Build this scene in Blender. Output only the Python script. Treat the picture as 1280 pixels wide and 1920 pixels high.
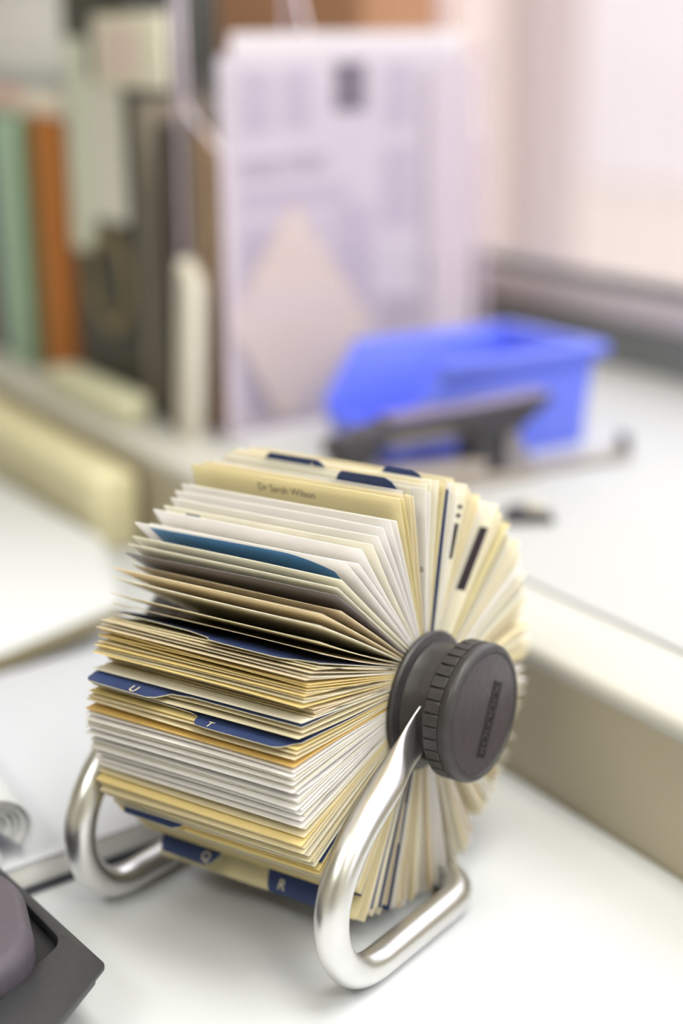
import bpy, bmesh, math, random
from mathutils import Vector, Matrix
random.seed(7)
S = 0.01                                   # all sizes below are in centimetres
R_ = math.radians
scene = bpy.context.scene
for o in list(bpy.data.objects):
    bpy.data.objects.remove(o)
col = scene.collection

# ------------------------------------------------------------------ camera
YAW, PITCH, ROLL, FPX = -0.60953, 0.28031, -0.0119, 3125.8
CAMP = Vector((37.138, -51.597, 34.414))
fw = Vector((math.sin(YAW)*math.cos(PITCH), math.cos(YAW)*math.cos(PITCH), -math.sin(PITCH)))
rt = Vector((math.cos(YAW), -math.sin(YAW), 0)); up = rt.cross(fw)
c_, s_ = math.cos(ROLL), math.sin(ROLL)
rt, up = c_*rt + s_*up, -s_*rt + c_*up
cam = bpy.data.cameras.new('camera'); camo = bpy.data.objects.new('camera', cam); col.objects.link(camo)
camo.matrix_world = Matrix(((rt.x, up.x, -fw.x, CAMP.x*S), (rt.y, up.y, -fw.y, CAMP.y*S), (rt.z, up.z, -fw.z, CAMP.z*S), (0, 0, 0, 1)))
cam.sensor_fit = 'HORIZONTAL'; cam.sensor_width = 24; cam.lens = FPX/1280*24
cam.clip_start = 0.02; cam.clip_end = 100
cam.dof.use_dof = True; cam.dof.focus_distance = 0.605; cam.dof.aperture_fstop = 2.9
scene.camera = camo

# ------------------------------------------------------------------ world, exposure
w = bpy.data.worlds.new('world'); scene.world = w; w.use_nodes = True
w.node_tree.nodes['Background'].inputs[0].default_value = (0.96, 0.95, 1.0, 1)
w.node_tree.nodes['Background'].inputs[1].default_value = 2.3
scene.view_settings.view_transform = 'Standard'; scene.view_settings.look = 'None'
scene.view_settings.exposure = 0.33; scene.view_settings.gamma = 1; scene.view_settings.use_curve_mapping = False
PANEL_LIGHT = 10.0
PANEL_COLOR = (1.0, 0.985, 0.87)

# ------------------------------------------------------------------ materials
def srgb(r, g, b):
    f = lambda v: (v/255/12.92) if v/255 <= .04045 else ((v/255+.055)/1.055)**2.4
    return (f(r), f(g), f(b), 1)
MATS = {}
def mat(name, rgb, rough=.5, metal=0., var=.0, scale=40., bump=0., coat=0., spec=.5, rnd=0., sheen=0., trans=0., emit=0., aniso=0., stretch=None, translucent=0.):
    if name in MATS: return MATS[name]
    m = bpy.data.materials.new(name); m.use_nodes = True; MATS[name] = m
    nt = m.node_tree; b = nt.nodes['Principled BSDF']
    base = srgb(*rgb)
    b.inputs['Base Color'].default_value = base
    b.inputs['Roughness'].default_value = rough; b.inputs['Metallic'].default_value = metal
    b.inputs['Coat Weight'].default_value = coat; b.inputs['Specular IOR Level'].default_value = spec
    if trans: b.inputs['Transmission Weight'].default_value = trans
    if emit:
        b.inputs['Emission Color'].default_value = base; b.inputs['Emission Strength'].default_value = emit
    if aniso: b.inputs['Anisotropic'].default_value = aniso
    colr = None
    tc = nt.nodes.new('ShaderNodeTexCoord'); mp = nt.nodes.new('ShaderNodeMapping')
    nt.links.new(tc.outputs['Object'], mp.inputs[0])
    if stretch: mp.inputs['Scale'].default_value = stretch
    nz = nt.nodes.new('ShaderNodeTexNoise'); nz.inputs['Scale'].default_value = scale; nz.inputs['Detail'].default_value = 4
    nt.links.new(mp.outputs[0], nz.inputs['Vector'])
    if var:
        rp = nt.nodes.new('ShaderNodeMapRange'); nt.links.new(nz.outputs[0], rp.inputs[0])
        rp.inputs[1].default_value = .3; rp.inputs[2].default_value = .7
        rp.inputs[3].default_value = 1-var; rp.inputs[4].default_value = 1+var
        hs = nt.nodes.new('ShaderNodeHueSaturation'); hs.inputs['Color'].default_value = base
        nt.links.new(rp.outputs[0], hs.inputs['Value']); colr = hs.outputs[0]
        if rnd:
            oi = nt.nodes.new('ShaderNodeObjectInfo'); r2 = nt.nodes.new('ShaderNodeMapRange')
            nt.links.new(oi.outputs['Random'], r2.inputs[0]); r2.inputs[3].default_value = 1-rnd; r2.inputs[4].default_value = 1+rnd*.6
            h2 = nt.nodes.new('ShaderNodeHueSaturation'); nt.links.new(colr, h2.inputs['Color']); nt.links.new(r2.outputs[0], h2.inputs['Value'])
            colr = h2.outputs[0]
        nt.links.new(colr, b.inputs['Base Color'])
    if translucent:
        tl = nt.nodes.new('ShaderNodeBsdfTranslucent'); ms = nt.nodes.new('ShaderNodeMixShader'); ms.inputs[0].default_value = translucent
        if colr: nt.links.new(colr, tl.inputs[0])
        else: tl.inputs[0].default_value = base
        out = [q for q in nt.nodes if q.type == 'OUTPUT_MATERIAL'][0]
        nt.links.new(b.outputs[0], ms.inputs[1]); nt.links.new(tl.outputs[0], ms.inputs[2]); nt.links.new(ms.outputs[0], out.inputs[0])
    if bump:
        bp = nt.nodes.new('ShaderNodeBump'); bp.inputs['Strength'].default_value = bump; bp.inputs['Distance'].default_value = .0006
        nt.links.new(nz.outputs[0], bp.inputs['Height']); nt.links.new(bp.outputs[0], b.inputs['Normal'])
    return m
def clear_mat(name, tint, gloss=.10, haze=0.0):
    m = bpy.data.materials.new(name); m.use_nodes = True; nt = m.node_tree; MATS[name] = m
    for nn in list(nt.nodes):
        if nn.type == 'BSDF_PRINCIPLED': nt.nodes.remove(nn)
    out = [nn for nn in nt.nodes if nn.type == 'OUTPUT_MATERIAL'][0]
    t = nt.nodes.new('ShaderNodeBsdfTransparent'); t.inputs[0].default_value = tint
    g = nt.nodes.new('ShaderNodeBsdfGlossy'); g.inputs['Roughness'].default_value = .05
    lw = nt.nodes.new('ShaderNodeLayerWeight'); lw.inputs[0].default_value = .5
    pw = nt.nodes.new('ShaderNodeMath'); pw.operation = 'POWER'; pw.inputs[1].default_value = 2.3; nt.links.new(lw.outputs['Facing'], pw.inputs[0])
    fr = nt.nodes.new('ShaderNodeMath'); fr.operation = 'MULTIPLY_ADD'; fr.inputs[1].default_value = .55; fr.inputs[2].default_value = .04; nt.links.new(pw.outputs[0], fr.inputs[0])
    mx = nt.nodes.new('ShaderNodeMixShader'); nt.links.new(fr.outputs[0], mx.inputs[0])
    nt.links.new(t.outputs[0], mx.inputs[1]); nt.links.new(g.outputs[0], mx.inputs[2])
    d = nt.nodes.new('ShaderNodeBsdfDiffuse'); d.inputs[0].default_value = (.9, .85, .9, 1)
    m2 = nt.nodes.new('ShaderNodeMixShader'); m2.inputs[0].default_value = haze
    nt.links.new(mx.outputs[0], m2.inputs[1]); nt.links.new(d.outputs[0], m2.inputs[2]); nt.links.new(m2.outputs[0], out.inputs[0])
    return m
M_desk = mat('desk_laminate', (208, 211, 216), .5, var=.015, scale=6, spec=.35)
M_desk_grey = mat('ledge_face_paint', (178, 168, 146), .5, var=.03, scale=5)
M_white = mat('white_laminate', (188, 189, 191), .55, var=.012, scale=6, spec=.3)
M_cream_edge = mat('cream_edging', (192, 190, 183), .5, var=.01, spec=.3)
M_cream = mat('cream_plastic', (214, 206, 170), .45, var=.03, scale=8)
M_wall = mat('wall_paint', (206, 202, 186), .85, var=.02, scale=3)
M_ceil = mat('ceiling_paint', (238, 238, 234), .9, var=.01)
M_floor = mat('floor_carpet', (120, 116, 110), .95, var=.12, scale=120)
M_frame = mat('window_aluminium', (170, 172, 176), .4, metal=.4, var=.02)
M_gasket = mat('rubber_gasket', (62, 64, 74), .6, var=.05)
M_sill = mat('sill_grey', (128, 133, 134), .5, var=.03)
M_lilac = mat('sill_lilac', (200, 192, 202), .5, var=.02)
M_glass = clear_mat('window_glass', (.98, .98, .98, 1))
M_acr = clear_mat('clear_acrylic', (.985, .965, .985, 1), haze=.03)
M_acr_edge = mat('acrylic_edge', (232, 220, 234), .15, spec=.8, var=.02)
M_alu = mat('polished_aluminium', (228, 227, 226), .3, metal=1., var=.04, scale=55, bump=.05)
M_black = mat('black_plastic', (52, 49, 51), .42, var=.18, scale=160, bump=.35)
M_black_face = mat('black_plastic_face', (62, 56, 62), .38, var=.10, scale=260, bump=.45)
M_groove = mat('groove_black', (14, 14, 15), .6, var=.05)
M_drum = mat('drum_black', (24, 23, 24), .6, var=.08)
CARD = dict(
    cream=mat('card_cream', (247, 239, 214), .62, var=.02, scale=60, rnd=.04, translucent=.42),
    ivory=mat('card_ivory', (249, 246, 235), .62, var=.02, scale=60, rnd=.04, translucent=.42),
    white=mat('card_white', (251, 249, 248), .6, var=.012, scale=60, rnd=.02, translucent=.42),
    yellow=mat('card_yellow', (249, 234, 180), .62, var=.03, scale=60, rnd=.04, translucent=.42),
    ochre=mat('card_ochre', (228, 194, 118), .62, var=.04, scale=50, rnd=.03, translucent=.2),
    tan=mat('card_tan', (240, 229, 207), .62, var=.04, scale=60, rnd=.05, translucent=.42),
    olive=mat('card_pale_olive', (242, 234, 198), .6, var=.03, scale=30, rnd=.02, translucent=.42),
    photo=mat('card_grey_print', (120, 116, 122), .45, var=.2, scale=14),
    navy=mat('index_navy', (38, 56, 104), .5, var=.08, scale=90, bump=.1))
M_ink = mat('ink_grey', (70, 66, 62), .7, var=.05)
M_inkblack = mat('ink_black', (40, 30, 42), .7, var=.05)
M_blueprint = mat('ink_blue', (84, 144, 204), .5, var=.10, scale=18)
M_inkblue = mat('ink_slate', (96, 108, 140), .6, var=.03)
M_letter = mat('letter_cream', (226, 216, 190), .6, var=.03)

# ------------------------------------------------------------------ mesh helpers
def obj(name, verts, faces, m, parent=None, smooth=False, mats=None, fmat=None, scale=True):
    me = bpy.data.meshes.new(name)
    me.from_pydata([tuple(Vector(v)*S) if scale else tuple(v) for v in verts], [], faces)
    for mm in (mats or [m]): me.materials.append(mm)
    if fmat:
        for p, i in zip(me.polygons, fmat): p.material_index = i
    if smooth:
        for p in me.polygons: p.use_smooth = True
    me.validate(); me.update()
    o = bpy.data.objects.new(name, me); col.objects.link(o)
    if parent: o.parent = parent
    return o
def bm_obj(name, bm, m, parent=None, smooth=False, bevel=0., seg=2, auto=None, mats=None):
    bmesh.ops.recalc_face_normals(bm, faces=bm.faces)
    if bevel:
        ed = [e for e in bm.edges if len(e.link_faces) == 2 and e.calc_face_angle(0) > .5]
        bmesh.ops.bevel(bm, geom=ed, offset=bevel, segments=seg, affect='EDGES', profile=.5, clamp_overlap=True)
    bmesh.ops.scale(bm, vec=(S, S, S), verts=bm.verts)
    me = bpy.data.meshes.new(name); bm.to_mesh(me); bm.free()
    for mm in (mats or [m]): me.materials.append(mm)
    if smooth or bevel:
        for p in me.polygons: p.use_smooth = True
        try: me.set_sharp_from_angle(angle=R_(auto or 40))
        except Exception: pass
    o = bpy.data.objects.new(name, me); col.objects.link(o)
    if parent: o.parent = parent
    return o
def add_box(bm, a, b, mtx=None, mi=0):
    vs = [bm.verts.new((x, y, z)) for x in (a[0], b[0]) for y in (a[1], b[1]) for z in (a[2], b[2])]
    for f in ((0, 1, 3, 2), (4, 6, 7, 5), (0, 4, 5, 1), (2, 3, 7, 6), (0, 2, 6, 4), (1, 5, 7, 3)):
        fc = bm.faces.new([vs[i] for i in f]); fc.material_index = mi
    if mtx: bmesh.ops.transform(bm, matrix=mtx, verts=vs)
    return vs
def box(name, a, b, m, parent=None, bevel=0., seg=2):
    bm = bmesh.new(); add_box(bm, a, b); return bm_obj(name, bm, m, parent, bevel=bevel, seg=seg)
def prism(name, poly, z0, z1, m, parent=None, bevel=0., seg=2, axis='z'):
    """polygon extruded; axis z: poly=(x,y); axis x: poly=(y,z) between x0,x1; axis y: poly=(x,z)"""
    bm = bmesh.new()
    def P(p, t):
        return (p[0], p[1], t) if axis == 'z' else ((t, p[0], p[1]) if axis == 'x' else (p[0], t, p[1]))
    lo = [bm.verts.new(P(p, z0)) for p in poly]; hi = [bm.verts.new(P(p, z1)) for p in poly]
    n = len(poly)
    bm.faces.new(lo); bm.faces.new(hi)
    for i in range(n): bm.faces.new((lo[i], lo[(i+1) % n], hi[(i+1) % n], hi[i]))
    return bm_obj(name, bm, m, parent, bevel=bevel, seg=seg)
def lathe_x(name, prof, m, parent=None, n=96, cx=(0, 0), flip=1, smooth=True, auto=35):
    """profile [(x,r)...] turned about the x axis through (y,z)=cx"""
    bm = bmesh.new(); rings = []
    for x, r in prof:
        if r < 1e-6: rings.append([bm.verts.new((x*flip, cx[0], cx[1]))]); continue
        rings.append([bm.verts.new((x*flip, cx[0]+r*math.sin(2*math.pi*i/n), cx[1]+r*math.cos(2*math.pi*i/n))) for i in range(n)])
    for a, b in zip(rings, rings[1:]):
        if len(a) == 1 and len(b) == 1: continue
        for i in range(n):
            j = (i+1) % n
            if len(a) == 1: bm.faces.new((a[0], b[i], b[j]))
            elif len(b) == 1: bm.faces.new((a[i], b[0], a[j]))
            else: bm.faces.new((a[i], b[i], b[j], a[j]))
    return bm_obj(name, bm, m, parent, smooth=smooth, auto=auto)
def sweep(name, pts, m, parent=None, n=28, r=.65, rad=None, cap=True):
    """pts: list of Vector; rad: per point (ra, rb): ra across (axis given by side), rb in plane"""
    bm = bmesh.new(); rings = []
    N = len(pts); prev = None
    for i, p in enumerate(pts):
        t = (pts[min(i+1, N-1)] - pts[max(i-1, 0)]).normalized()
        if prev is None:
            sd = Vector((1, 0, 0)); sd = (sd - t*sd.dot(t)).normalized()
        else:
            sd = (prev - t*prev.dot(t)).normalized()
        prev = sd; ot = t.cross(sd)
        ra, rb = rad[i] if rad else (r, r)
        rings.append([bm.verts.new(p + sd*ra*math.cos(2*math.pi*k/n) + ot*rb*math.sin(2*math.pi*k/n)) for k in range(n)])
    for a, b in zip(rings, rings[1:]):
        for k in range(n): bm.faces.new((a[k], a[(k+1) % n], b[(k+1) % n], b[k]))
    if cap: bm.faces.new(rings[0]); bm.faces.new(rings[-1])
    return bm_obj(name, bm, m, parent, smooth=True, auto=60)
def empty(name, loc=(0, 0, 0), rz=0., label=None, cat=None, group=None, kind=None):
    o = bpy.data.objects.new(name, None); col.objects.link(o)
    o.location = Vector(loc)*S; o.rotation_euler = (0, 0, rz); o.empty_display_size = .01
    return tag(o, label, cat, group, kind)
def tag(o, label=None, cat=None, group=None, kind=None):
    if label: o['label'] = label
    if cat: o['category'] = cat
    if group: o['group'] = group
    if kind: o['kind'] = kind
    return o
def text_verts(body, size, align='CENTER', extrude=0.):
    cu = bpy.data.curves.new('lettering', 'FONT'); cu.body = body; cu.size = size; cu.extrude = extrude
    cu.align_x = align; cu.align_y = 'CENTER'; cu.resolution_u = 4
    o = bpy.data.objects.new('lettering', cu); col.objects.link(o)
    dg = bpy.context.evaluated_depsgraph_get(); ev = o.evaluated_get(dg); me = ev.to_mesh()
    vs = [v.co.copy() for v in me.vertices]; fs = [tuple(p.vertices) for p in me.polygons]
    ev.to_mesh_clear(); bpy.data.objects.remove(o); bpy.data.curves.remove(cu)
    return vs, fs
def lettering(name, body, size, fn, m, parent, shear=0., stretch=1.):
    vs, fs = text_verts(body, size)
    return obj(name, [fn((v.x+shear*v.y)*stretch, v.y) for v in vs], fs, m, parent)

# ledge frame: e runs along the ledge front, n away from the desk
LA = Vector((1.80, 13.36, 0)); LROT = R_(-25.3)
E_ = Vector((math.cos(LROT), math.sin(LROT), 0)); N_ = Vector((-math.sin(LROT), math.cos(LROT), 0))
def W(e, n, z=0.): return LA + E_*e + N_*n + Vector((0, 0, z))
LZ = 7.0
def lroot(name, e, n, z, label, cat, rz=0., group=None, kind=None):
    return empty(name, W(e, n, z), LROT+rz, label, cat, group, kind)
def shell(name, a, b, m, bevel=0.):                      # structure box in the ledge frame
    o = box(name, a, b, m, bevel=bevel); o.location = LA*S; o.rotation_euler = (0, 0, LROT); o['kind'] = 'structure'; return o

# ================================================================== room
shell('floor', (-175, -330, -76), (330, 52, -74), M_floor)
shell('ceiling', (-175, -330, 190), (330, 52, 194), M_ceil)
shell('wall_left', (-179, -330, -74), (-175, 52, 190), M_wall)
shell('wall_right', (330, -330, -74), (334, 52, 190), M_wall)
shell('wall_rear', (-179, -334, -74), (334, -330, 190), M_wall)
WN = 46.8
wf = empty('wall_front', LA, LROT, kind='structure')
box('wall_panel', (-175, WN, -74), (330, WN+6, 10.9), M_wall, wf)
box('wall_panel', (-175, WN, 150), (330, WN+6, 190), M_wall, wf)
box('wall_panel', (-175, WN, 10.9), (-150, WN+6, 150), M_wall, wf)
box('wall_panel', (200, WN, 10.9), (330, WN+6, 150), M_wall, wf)
win = empty('window_1', LA, LROT, kind='structure')
box('sill_board', (-150, WN-.6, 7.0), (200, WN-.01, 10.9), M_sill, win, bevel=.15)
box('bottom_rail', (-150, WN-1.6, 10.9), (200, WN+4, 13.4), M_lilac, win, bevel=.3)
box('gasket', (-150, WN-.8, 13.4), (200, WN+1, 14.2), M_gasket, win, bevel=.1)
box('top_rail', (-150, WN-1, 146), (200, WN+4, 150), M_lilac, win, bevel=.3)
for x in (-150, 196):
    box('side_rail', (x, WN-1, 13.4), (x+4, WN+4, 146), M_lilac, win, bevel=.3)
box('pane', (-146, WN+.2, 14.2), (196, WN+.6, 146), M_glass, win)

# building seen through the window
fac = lroot('building_facade', -600, 500, -300, 'pale rendered building front seen bright through the window', 'building')
M_fac1 = mat('render_greige', (146, 136, 134), .9, var=.03, scale=.6)
M_fac2 = mat('render_cream', (172, 163, 161), .9, var=.015, scale=.5)
M_fac3 = mat('render_sand', (172, 160, 152), .9, var=.015, scale=.5)
box('wall', (-900, 0, 0), (1100, 60, 460), M_fac1, fac)
box('wall_panel', (-24, -12, 262), (560, 0.0, 460), M_fac2, fac)
box('wall_panel', (-30, -9, 0), (560, 0.0, 262), M_fac3, fac)
box('pilaster', (-200, -10, 0), (-95, 0.0, 460), M_fac3, fac)

# ceiling lights
for k, (e, n) in enumerate(((55, 5), (200, -20), (75, -175))):
    L = lroot('ceiling_light', e, n, 190, ('white fluorescent ceiling panel above the right end of the desk',
              'white fluorescent ceiling panel to the right along the window wall', 'white fluorescent ceiling panel at the rear of the room')[k], 'lamp', group='ceiling panels')
    box('frame', (-62, -32, -3), (62, 32, 0), M_frame, L, bevel=.3)
    dm = MATS.get('lamp_diffuser')
    if not dm:
        dm = mat('lamp_diffuser', (255, 255, 255), .5); bb = dm.node_tree.nodes['Principled BSDF']
        bb.inputs['Emission Color'].default_value = (*PANEL_COLOR, 1); bb.inputs['Emission Strength'].default_value = PANEL_LIGHT
    box('diffuser', (-58, -28, -3.6), (58, 28, -3.02), dm, L)

# ================================================================== desk and raised ledge
desk = empty('desk', (0, 0, -74), 0, 'white laminate desk the card file stands on', 'desk')
o = box('top', (-110, -95, 71), (120, 0, 74), M_desk, desk)   # replaced by the ledge-aligned top below
bpy.data.objects.remove(o)
def ledge_part(name, a, b, m, parent, bevel=0., seg=2):
    o = box(name, a, b, m, parent, bevel=bevel, seg=seg)
    o.rotation_euler = (0, 0, LROT); o.location = (LA + Vector((0, 0, -parent.location.z/S)))*S
    return o
ledge_part('desktop', (-150, -90, -3), (110, 0, 0), M_desk, desk, bevel=.2)
for e in (-140, 95):
    ledge_part('leg_panel', (e, -85, -74), (e+4, -4, -3), M_desk, desk, bevel=.1)
led = empty('ledge', (0, 0, -74), 0, 'raised white shelf behind the desk with a beige front face', 'shelf')
ledge_part('front_face', (-150, .05, -74), (110, 2.2, 6.1), M_desk_grey, led)
ledge_part('front_edging', (-150, -.25, 6.0), (110, 5.35, 7.0), M_cream_edge, led, bevel=.45, seg=3)
ledge_part('top_board', (-150, 5.5, 5.4), (110, WN-.62, 7.0), M_white, led, bevel=.08)
ledge_part('joint_strip', (-150, 5.3, 5.4), (110, 5.55, 6.82), M_sill, led)
# round cable outlet in the ledge face
g = lroot('cable_outlet', -48.1, 0, 3.2, 'round beige cable outlet set in the ledge face beside the card file', 'outlet')
for nm, r0, r1, d, m in (('ring', 1.25, 1.75, .45, mat('outlet_ring', (150, 140, 104), .5, var=.03)), ('cover', 0, 1.25, .25, M_desk_grey)):
    bm = bmesh.new(); nseg = 40; L4 = []
    for rr, yy in ((r0, 0), (r1, 0), (r1, -d), (r0, -d)):
        L4.append([bm.verts.new((rr*math.cos(2*math.pi*i/nseg), yy, rr*math.sin(2*math.pi*i/nseg))) for i in range(nseg)] if rr else None)
    if r0:
        for a, b in ((0, 1), (1, 2), (2, 3), (3, 0)):
            for i in range(nseg): bm.faces.new((L4[a][i], L4[a][(i+1) % nseg], L4[b][(i+1) % nseg], L4[b][i]))
    else:
        bm.faces.new(L4[1]); bm.faces.new(L4[2])
        for i in range(nseg): bm.faces.new((L4[1][i], L4[1][(i+1) % nseg], L4[2][(i+1) % nseg], L4[2][i]))
    bm_obj(nm, bm, m, g, smooth=True)
# cream trunking on the desk along the ledge
t = lroot('cable_trunking', -44, -2.3, 0, 'long cream plastic trunking box lying along the ledge at the left', 'trunking')
box('body', (-80, -1.9, 0), (0, 1.9, 5.6), M_cream, t, bevel=.9, seg=4)
box('end_cap', (-.3, -1.7, .2), (.35, 1.7, 5.3), M_cream, t, bevel=.3)

# ================================================================== rotary card file
HZ = 9.262
rcf = empty('rotary_card_file', (0, 0, 0), 0, 'rotary card file packed with cream cards on a bent aluminium tube stand', 'card file')
# --- tube frame
XT = 6.13
prof = [(-1.2, 9.35), (-1.9, 9.12), (-2.6, 8.76), (-3.3, 8.37), (-4.11, 7.90), (-5.19, 7.26), (-6.07, 6.72), (-6.93, 6.02), (-7.66, 5.12), (-8.05, 4.2), (-8.12, 3.3), (-7.9, 2.4), (-7.35, 1.55), (-6.55, .95), (-5.6, .68), (-4.6, .65)]
def cr(P, k=5):
    out = []
    for i in range(len(P)-1):
        a, b, c, d = P[max(i-1, 0)], P[i], P[i+1], P[min(i+2, len(P)-1)]
        for j in range(k):
            u = j/k
            out.append(.5*((2*b) + (c-a)*u + (2*a-5*b+4*c-d)*u*u + (3*b-a-3*c+d)*u**3))
    out.append(P[-1]); return out
side = cr([Vector((XT, y, z)) for y, z in prof])
path = side + [Vector((XT, y, .65)) for y in (-3.6, -2.4, -1.2, -.2)]
for i in range(1, 11):
    a = R_(9*i); path.append(Vector((XT-2+2*math.cos(a), .1+2*math.sin(a), .65)))
path += [Vector((x, 2.1, .65)) for x in (3, 2, 1)]
full = path + [Vector((0, 2.1, .65))] + [Vector((-v.x, v.y, v.z)) for v in reversed(path)]
rad = []
for v in full:
    d = math.hypot(v.y, v.z-HZ) if v.z > 4 else 99
    f = min(1, max(0, (d-2.6)/(4.9-2.6))); f = f*f*(3-2*f)
    rad.append((.16+(.65-.16)*f, .92+(.65-.92)*f))
frame = sweep('tube_frame', full, M_alu, rcf, n=32, rad=rad)
frame['label'] = 'bent polished aluminium tube stand'
# --- drum and knobs
lathe_x('drum', [(-4.9, 0), (-4.9, 2.5), (4.9, 2.5), (4.9, 0)], M_drum, rcf, n=64, cx=(0, HZ))
def hub(flip):
    fl = lathe_x('flange', [(4.95, 0), (4.95, 2.62), (5.0, 2.74), (5.12, 2.78), (5.22, 2.72), (5.28, 2.55), (5.34, 2.42), (5.34, 0)], M_black, rcf, cx=(0, HZ), flip=flip)
    lathe_x('neck', [(5.3, 0), (5.3, 2.40), (5.5, 2.32), (5.85, 2.30), (5.86, 1.2), (6.32, 1.2), (6.33, 2.30), (6.5, 2.34), (6.5, 0)], M_black, rcf, cx=(0, HZ), flip=flip)
    # slot cheek: solid part of the neck above and behind the tube end
    bm = bmesh.new(); K = 40; a0, a1 = R_(-200), R_(92)
    ring = []
    for i in range(K+1):
        a = a0+(a1-a0)*i/K; sn, cs = -math.sin(a), math.cos(a)
        ring.append([bm.verts.new((x*flip, r*sn, HZ+r*cs)) for x, r in ((5.83, 1.1), (5.83, 2.3), (6.36, 2.3), (6.36, 1.1))])
    for a, b in zip(ring, ring[1:]):
        for k in range(4): bm.faces.new((a[k], a[(k+1) % 4], b[(k+1) % 4], b[k]))
    bm.faces.new(ring[0]); bm.faces.new(ring[-1])
    bm_obj('neck_collar', bm, M_black, rcf, smooth=True)
    kb = empty('knob'); kb.parent = rcf
    lathe_x('grip', [(6.42, 0), (6.42, 2.45), (6.46, 2.58), (6.55, 2.63), (7.18, 2.67), (7.24, 2.70), (7.42, 2.74), (7.56, 2.71), (7.66, 2.62), (7.71, 2.50), (7.715, 2.42), (7.66, 2.38), (7.66, 0)], M_black, kb, cx=(0, HZ), flip=flip, n=120)
    lathe_x('face', [(7.60, 0), (7.60, 2.375), (7.672, 2.36), (7.69, 2.30), (7.69, 0)], M_black_face, kb, cx=(0, HZ), flip=flip)
    K = 34
    for i in range(K):                                         # raised pads of the grip: the gaps between them are the grooves
        bm = bmesh.new(); a0 = 2*math.pi*(i+.07)/K; a1 = 2*math.pi*(i+.93)/K; V = []
        for x in (6.56, 7.16):
            for r in (2.56, 2.725):
                V.append([bm.verts.new((x*flip, r*math.sin(a0+(a1-a0)*j/4), HZ+r*math.cos(a0+(a1-a0)*j/4))) for j in range(5)])
        for A, B in ((V[0], V[1]), (V[1], V[3]), (V[3], V[2]), (V[2], V[0])):
            for j in range(4): bm.faces.new((A[j], A[j+1], B[j+1], B[j]))
        for j in (0, 4): bm.faces.new((V[0][j], V[1][j], V[3][j], V[2][j]))
        bm_obj('grip_pad', bm, M_black, kb, bevel=.025, seg=1)
    return kb
kn = hub(1); hub(-1)
# raised name plate on the knob face
a = math.atan2(2.55, 1.27); ca, sa = math.cos(a), math.sin(a)
pc = Vector((7.69, .34, 8.92))
U = Vector((0, ca, sa)); V = Vector((0, -sa, ca))
def kp(u, v, d=0.): return pc + U*u + V*v + Vector((d, 0, 0))
bm = bmesh.new()
hw, hh, tk = 1.50, .33, .035
for (u0, u1, v0, v1) in ((-hw, hw, hh-tk, hh), (-hw, hw, -hh, -hh+tk), (-hw, -hw+tk, -hh, hh), (hw-tk, hw, -hh, hh)):
    vs = [bm.verts.new(kp(u, v, d)) for d in (-.02, .03) for u, v in ((u0, v0), (u1, v0), (u1, v1), (u0, v1))]
    for f in ((0, 1, 2, 3), (4, 5, 6, 7), (0, 1, 5, 4), (1, 2, 6, 5), (2, 3, 7, 6), (3, 0, 4, 7)): bm.faces.new([vs[i] for i in f])
bm_obj('plate_border', bm, M_black, kn)
obj('plate', [kp(u, v, .006) for u, v in ((-hw, -hh), (hw, -hh), (hw, hh), (-hw, hh))], [(0, 1, 2, 3)], M_groove, kn)
vs, fs = text_verts('ROLODEX', .60, extrude=.02)
wd = max(v.x for v in vs)-min(v.x for v in vs); k = 2.72/wd
obj('raised_lettering', [kp(v.x*k, v.y*1.0, .024+v.z) for v in vs], fs, M_black_face, kn)

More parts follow.
